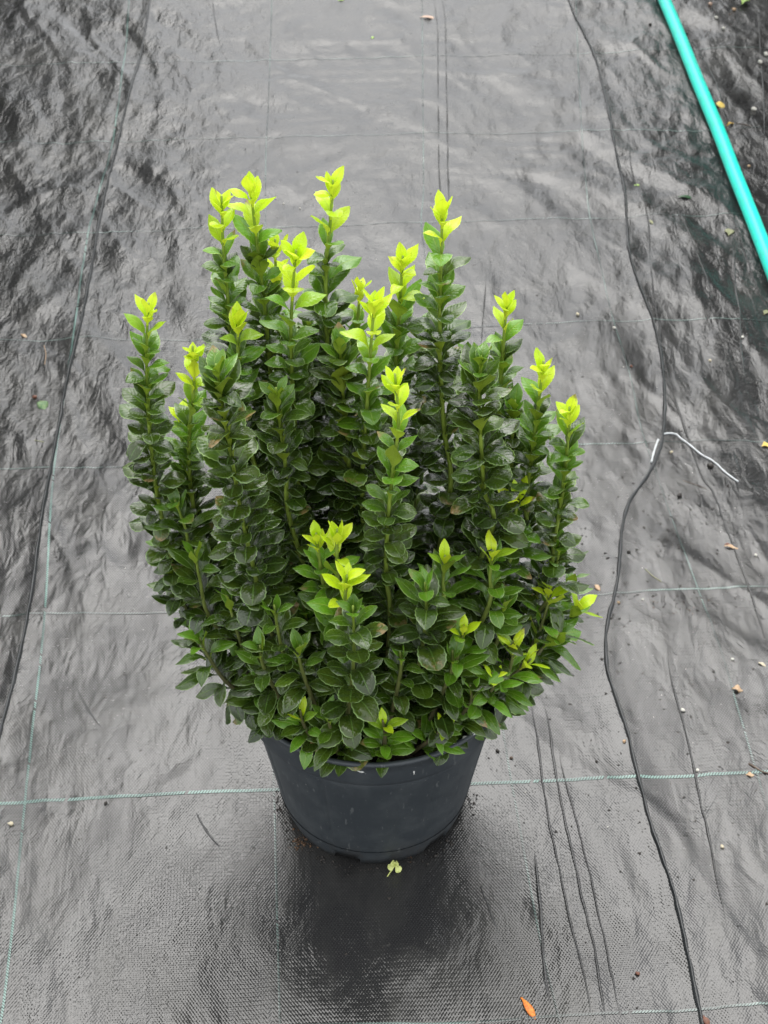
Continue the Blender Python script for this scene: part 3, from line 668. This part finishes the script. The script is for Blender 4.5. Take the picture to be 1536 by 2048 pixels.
dropped('fallen_leaf', 1412, 2043, .012, .006, -70, MS['brown_bit'], 'reddish brown scrap at the bottom edge beside the raised fold', arch=.3)
dropped('fallen_leaf', 48, 672, .012, .005, -35, MS['tan_leaf'], 'tan scrap near the left edge above the variegated leaf', arch=.4)
dropped('bark_chip', 1455, 1095, .008, .004, 0, MS['brown_bit'], 'dark brown chip touching the tan shrivelled leaf', 'bark chip', arch=.4)
dropped('fallen_leaf', 1500, 1553, .009, .006, 0, MS['tan_leaf'], 'orange tan scrap on the green marker line near the right edge', arch=.5)
def stone(px, py, r, mat, label, cat='stone', sc=(1, .8, .7), name='pebble', group=None):
    a = G(px, py); r *= .85; o = blob(name, (a[0], a[1], gz(*a)+r*sc[2]*.8), r, MS[mat], None, sc, px*.01, 2, .35, px); return tag(o, label, cat, group)
stone(1155, 631, .0034, 'cream_stone', 'cream snail like pebble on the fabric right of the top shoots', name='pebble')
for q in [(1508,217,.0052,'white_stone','largest white pebble on the dark fabric right of the hose'),(1228,659,.0027,'white_stone','white pebble at the top of the dark smudge near the raised fold'),
 (22,1648,.0036,'cream_stone','cream pebble near the left edge just below the marker thread'),(1342,908,.0026,'cream_stone','small cream pebble inside the bend of the silvery string'),
 (1484,679,.0026,'white_stone','white pebble by the long crease near the right edge'),(1420,723,.0022,'cream_stone','tiny olive grey pebble right of the fold junction'),
 (1532,110,.0055,'white_stone','upper white pebble below the dark pot at the right edge'),(1520,126,.0048,'white_stone','lower of the two white pebbles below the dark pot'),
 (1446,62,.0042,'white_stone','white pebble in the dirt patch just right of the hose'),(1432,43,.0040,'white_stone','dull white pebble at the top of the dirt patch by the hose'),
 (1498,327,.0032,'tan_leaf','small tan pebble below the largest white pebble'),(1467,26,.0048,'tan_leaf','brownish pebble at the top right beside the small green leaf'),
 (1420,15,.0042,'pink_petal','pinkish pebble at the top edge right of the hose'),(1366,1422,.0030,'white_stone','wet glassy pebble beside the crease right of the raised fold'),
 (1248,1485,.0024,'tan_leaf','brown grey pebble on the raised fold below the bend'),(1395,1540,.0022,'white_stone','white grain just above the marker thread near the right crease'),
 (1444,1695,.0024,'cream_stone','wet yellowish pebble in the lower right, below the marker thread'),(1464,1323,.0022,'white_stone','white grain above the tan leaf chunk'),
 (1510,1117,.0024,'white_stone','white grain near the right edge level with the tan shrivelled leaf'),(1285,1203,.0018,'white_stone','white grain right of the raised fold under a marker thread'),
 (1237,1207,.0020,'tan_leaf','tan grain touching the right of the raised fold'),(1420,940,.0045,'dark_crumb','dark soil lump just below the silvery string'),
 (1358,997,.0042,'dark_crumb','dark soil lump left of the string tip, lower down'),(1262,738,.0024,'brown_bit','red brown seed left of the fold junction'),
 (1275,1947,.0026,'brown_bit','round red brown seed on the lower right of the fabric'),(1257,1107,.0026,'dark_crumb','dark crumb right beside the raised fold'),
 (212,1609,.0026,'dark_crumb','dark crumb just under the marker thread left of the pot'),(995,1503,.0026,'dark_crumb','dark crumb right of the pot near the marker thread'),
 (1022,1517,.0024,'twig','grey brown crumb just right of the pot above the thread crossing'),(1193,1523,.0020,'dark_crumb','dark oblong crumb between the fine creases and the raised fold'),
 (552,399,.0016,'white_stone','left of the three water beads left of the tallest shoot'),(567,408,.0018,'white_stone','middle of the three water beads left of the tallest shoot'),(600,417,.0018,'white_stone','right of the three water beads left of the tallest shoot'),
 (70,798,.0038,'brown_bit','red brown seed case touching the variegated leaf'),(1300,52,.0035,'dark_crumb','dark soil lump just left of the hose at the top'),(1374,66,.003,'dark_crumb','dark soil lump touching the right side of the hose at the top')]:
    stone(q[0], q[1], q[2], q[3], q[4], cat='soil lump' if q[3] == 'dark_crumb' else ('seed' if q[3] == 'brown_bit' else 'pebble'), name='soil_lump' if q[3] == 'dark_crumb' else ('seed' if q[3] == 'brown_bit' else 'pebble'))
cord('twig', [(1497,1530),(1512,1540),(1525,1548),(1545,1552)], .0009, MS['twig'], 'thin brown twig entering from the right edge near the marker thread', 'twig')
cord('twig', [(1472,246),(1488,250),(1502,254)], .0005, MS['twig'], 'hair thin stalk beside the curled amber leaf', 'twig')
cord('straw', [(1290,1142),(1300,1152),(1310,1160),(1322,1168)], .0006, MS['pale_leaf'], 'pale straw lying between the string and the shrub', 'straw')
cord('straw', [(1365,965),(1390,972),(1412,983)], .0003, MS['twig'], 'fine reddish fibre below the silvery string', 'straw')
cord('straw', [(88,690),(92,710),(90,732)], .0004, MS['tan_leaf'], 'thin tan fibre above the variegated leaf at the left', 'straw')
cord('straw', [(70,884),(88,886)], .0004, MS['pale_leaf'], 'short pale fibre below the variegated leaf at the left', 'straw')
# oxalis sprout by the pot foot
sg = G(782, 1748); sprout = empty('clover_sprout', (sg[0], sg[1], 0)); tag(sprout, 'little yellow green clover sprout at the foot of the pot', 'sprout')
heads = [(792,1718),(780,1724),(798,1726),(783,1734),(796,1738),(803,1745)]
b3 = np.array([sg[0], sg[1], gz(*sg)]); hub = P(790, 1731, sg[1]+.004)
V, F = tube(cr([P(769,1762,sg[1]-.006)-b3*[1,1,1], P(778,1748,sg[1]-.001)-b3, hub-b3], 5), .0006, 5); mesh_obj('stalk', V, F, MS['sprout'], sprout)
for i, (x, y) in enumerate(heads):
    c_ = P(x, y, sg[1]+.001+.001*(i % 2)); d_ = c_-hub; d_ /= (np.linalg.norm(d_)+1e-9)
    v = leaf_verts(hub-b3, np.array([0, -.5, .86]), d_, .0082, .0075, .2, -.2, cup=.2, fold=.2, wave=.02, point=.0, pet=.1)
    o = fast_mesh('leaflet', v, LF, MS['sprout'], sprout, {'lu': LU, 'lv': LV})
# loose soil crumbs: scattered stuff
pts = []
def scatter(n, cx, cy, sx_, sy_):
    for _ in range(n):
        a = G(random.gauss(cx, sx_), random.gauss(cy, sy_)); pts.append((a[0], a[1], gz(*a)+.0002))
scatter(120, 1360, 1210, 60, 25); scatter(110, 1345, 1060, 35, 45); scatter(60, 1230, 1190, 50, 70); scatter(620, 1330, 1250, 150, 330); scatter(160, 1440, 60, 50, 60); scatter(150, 1480, 640, 60, 120); scatter(30, 605, 1683, 16, 14); scatter(24, 815, 1712, 9, 9); scatter(120, 800, 1750, 520, 250); scatter(170, 760, 500, 500, 400); scatter(70, 300, 1500, 200, 200)
pts = [p for p in pts if math.hypot(p[0]-C[0], p[1]-C[1]) > .097]
pts += [p2 for p2 in [(C[0]+.101*math.cos(a_)+random.gauss(0, .003), C[1]+.101*math.sin(a_)+random.gauss(0, .003), .0006) for a_ in [random.uniform(3.2, 6.3) for _ in range(150)]]]  # soil grit ringing the pot foot, also stands in for its contact shadow
V, F = crumbs(pts, .0005, .0018); o = mesh_obj('soil_crumbs', V, F, MS['dark_crumb'], smooth=False); tag(o, 'fine dark soil crumbs scattered over the fabric', 'soil', kind='stuff')
pts = []
scatter(34, 1350, 1200, 130, 420); scatter(18, 1450, 120, 60, 110); scatter(30, 800, 900, 600, 700)
V, F = crumbs([p for p in pts if math.hypot(p[0]-C[0], p[1]-C[1]) > .1], .0004, .0011); o = mesh_obj('perlite_grains', V, F, MS['white_stone'], smooth=False); tag(o, 'tiny white perlite grains scattered over the fabric', 'perlite', kind='stuff')
pts = []
scatter(60, 603, 1684, 16, 12); scatter(18, 1445, 40, 25, 22); scatter(12, 815, 1712, 6, 6); scatter(14, 1362, 1215, 40, 15)
V, F = crumbs(pts, .0008, .0020); o = mesh_obj('soil_clumps', V, F, simple_mat('clump_soil', (.06, .034, .018), (.16, .085, .04))); tag(o, 'brown soil clumps gathered by the pot foot and right of the hose', 'soil', kind='stuff')

# ------------------------------------------------------------------ neighbouring nursery pots (the one at the top right corner shows)
M_POT2 = pot_material('black_plastic', (.012, .012, .013))
def row_leaf_mesh(seed, H, rad, n):
    rs = np.random.default_rng(seed); V = []; F = []; m = 0
    for i in range(n):
        h = rs.random()**.8; rr = rad*(1-.35*h)*(.55+.5*rs.random()); a = rs.random()*6.283
        pos = np.array([rr*math.cos(a), rr*math.sin(a), .30+h*(H-.3)]); o_ = np.array([math.cos(a+rs.normal()*.5), math.sin(a+rs.normal()*.5), 0.])
        L = .06*(.7+.5*rs.random()); al = rs.normal()*.5+.3; d = o_*math.cos(al)+np.array([0, 0, math.sin(al)]); b = np.cross(d, [0, 0, 1.]); b /= np.linalg.norm(b)
        V += [pos, pos+d*L*.5+b*L*.24, pos+d*L, pos+d*L*.5-b*L*.24]; F.append((m, m+1, m+2, m+3)); m += 4
    return np.array(V), np.array(F)
k = N('row_leaf'); nn = k.noise(k.pos(), 30, 3); k.l(k.mix(nn, (.010, .030, .008, 1), (.035, .085, .02, 1)), k.b.inputs['Base Color']); k.b.inputs['Roughness'].default_value = .4; M_ROW = k.m
def neighbour(x, y, H, rad, label, n=2600, seed=3, rot_=0, src=None):
    t = empty('potted_shrub', (x, y, .001), rot_); tag(t, label, 'potted shrub', 'tall potted shrubs standing in rows beside the path')
    if src is None:
        V, F = lathe([(.0, .008), (.108, .008), (.112, .0), (.118, .02), (.135, .20), (.143, .20), (.143, .235), (.137, .235), (.13, .21), (.0, .21)], 64); b = mesh_obj('pot', V, F, M_POT2, t)
        V, F = row_leaf_mesh(seed, H, rad, n); f = fast_mesh('crown', V, F, M_ROW, t); f.data.polygons.foreach_set('use_smooth', np.zeros(len(f.data.polygons), bool))
        tr = []
        for i in range(9):
            a = i*.7; pts_ = [np.array([.02*math.cos(a), .02*math.sin(a), .2]), np.array([.5*rad*math.cos(a), .5*rad*math.sin(a), .2+.4*(H-.2)]), np.array([.75*rad*math.cos(a), .75*rad*math.sin(a), .2+.85*(H-.2)])]
            tr.append(tube(cr(pts_, 4), .005))
        V = []; F = []
        for v_, f_ in tr: b0 = len(V); V += list(v_); F += [tuple(b0+q for q in ff) for ff in f_]
        mesh_obj('branches', V, F, M_STEM, t)
    else:
        for ch in src.children: c_ = ch.copy(); COL.objects.link(c_); c_.parent = t
    return t
tr_g = G(1555, 40); first_ = neighbour(tr_g[0]+.118, tr_g[1]+.02, 1.5, .26, 'black pot of a tall shrub showing only its foot in the top right corner')
NB = [(-.98, 2.55), (-1.02, 3.1), (-1.0, 3.65), (-1.05, 4.2), (-.95, 2.0), (1.05, 2.85), (1.1, 3.4), (1.05, 3.95), (-1.45, 2.8), (-1.5, 3.5), (1.0, 4.5), (-1.1, 4.8)]
NBL = ['tall potted shrub %s' % q for q in ('in the left row, second nearest, beside the fabric path', 'in the left row, third from the front', 'in the left row, fourth from the front', 'in the left row, fifth from the front', 'in the left row, nearest to the camera',
 'in the right row, nearest behind the one showing its pot', 'in the right row, second behind the one showing its pot', 'in the right row, third behind the one showing its pot', 'in the outer left row, nearest one', 'in the outer left row, farther one', 'at the far end of the right row', 'at the far end of the left row')]
for i, (x, y) in enumerate(NB):
    neighbour(x, y, 1, .3, NBL[i], rot_=i*1.1, src=first_)
g_ = G(1490, 8); o = dropped('fallen_leaf', 1489, 8, .03, .018, 60, MS['lime_bit'], 'bright lime green leaf at the top right corner beside the dark pot', arch=.5, lift=.004)

# ------------------------------------------------------------------ render settings
S.render.engine = 'CYCLES'; S.cycles.max_bounces = 6; S.cycles.diffuse_bounces = 3; S.cycles.glossy_bounces = 3; S.cycles.transmission_bounces = 3
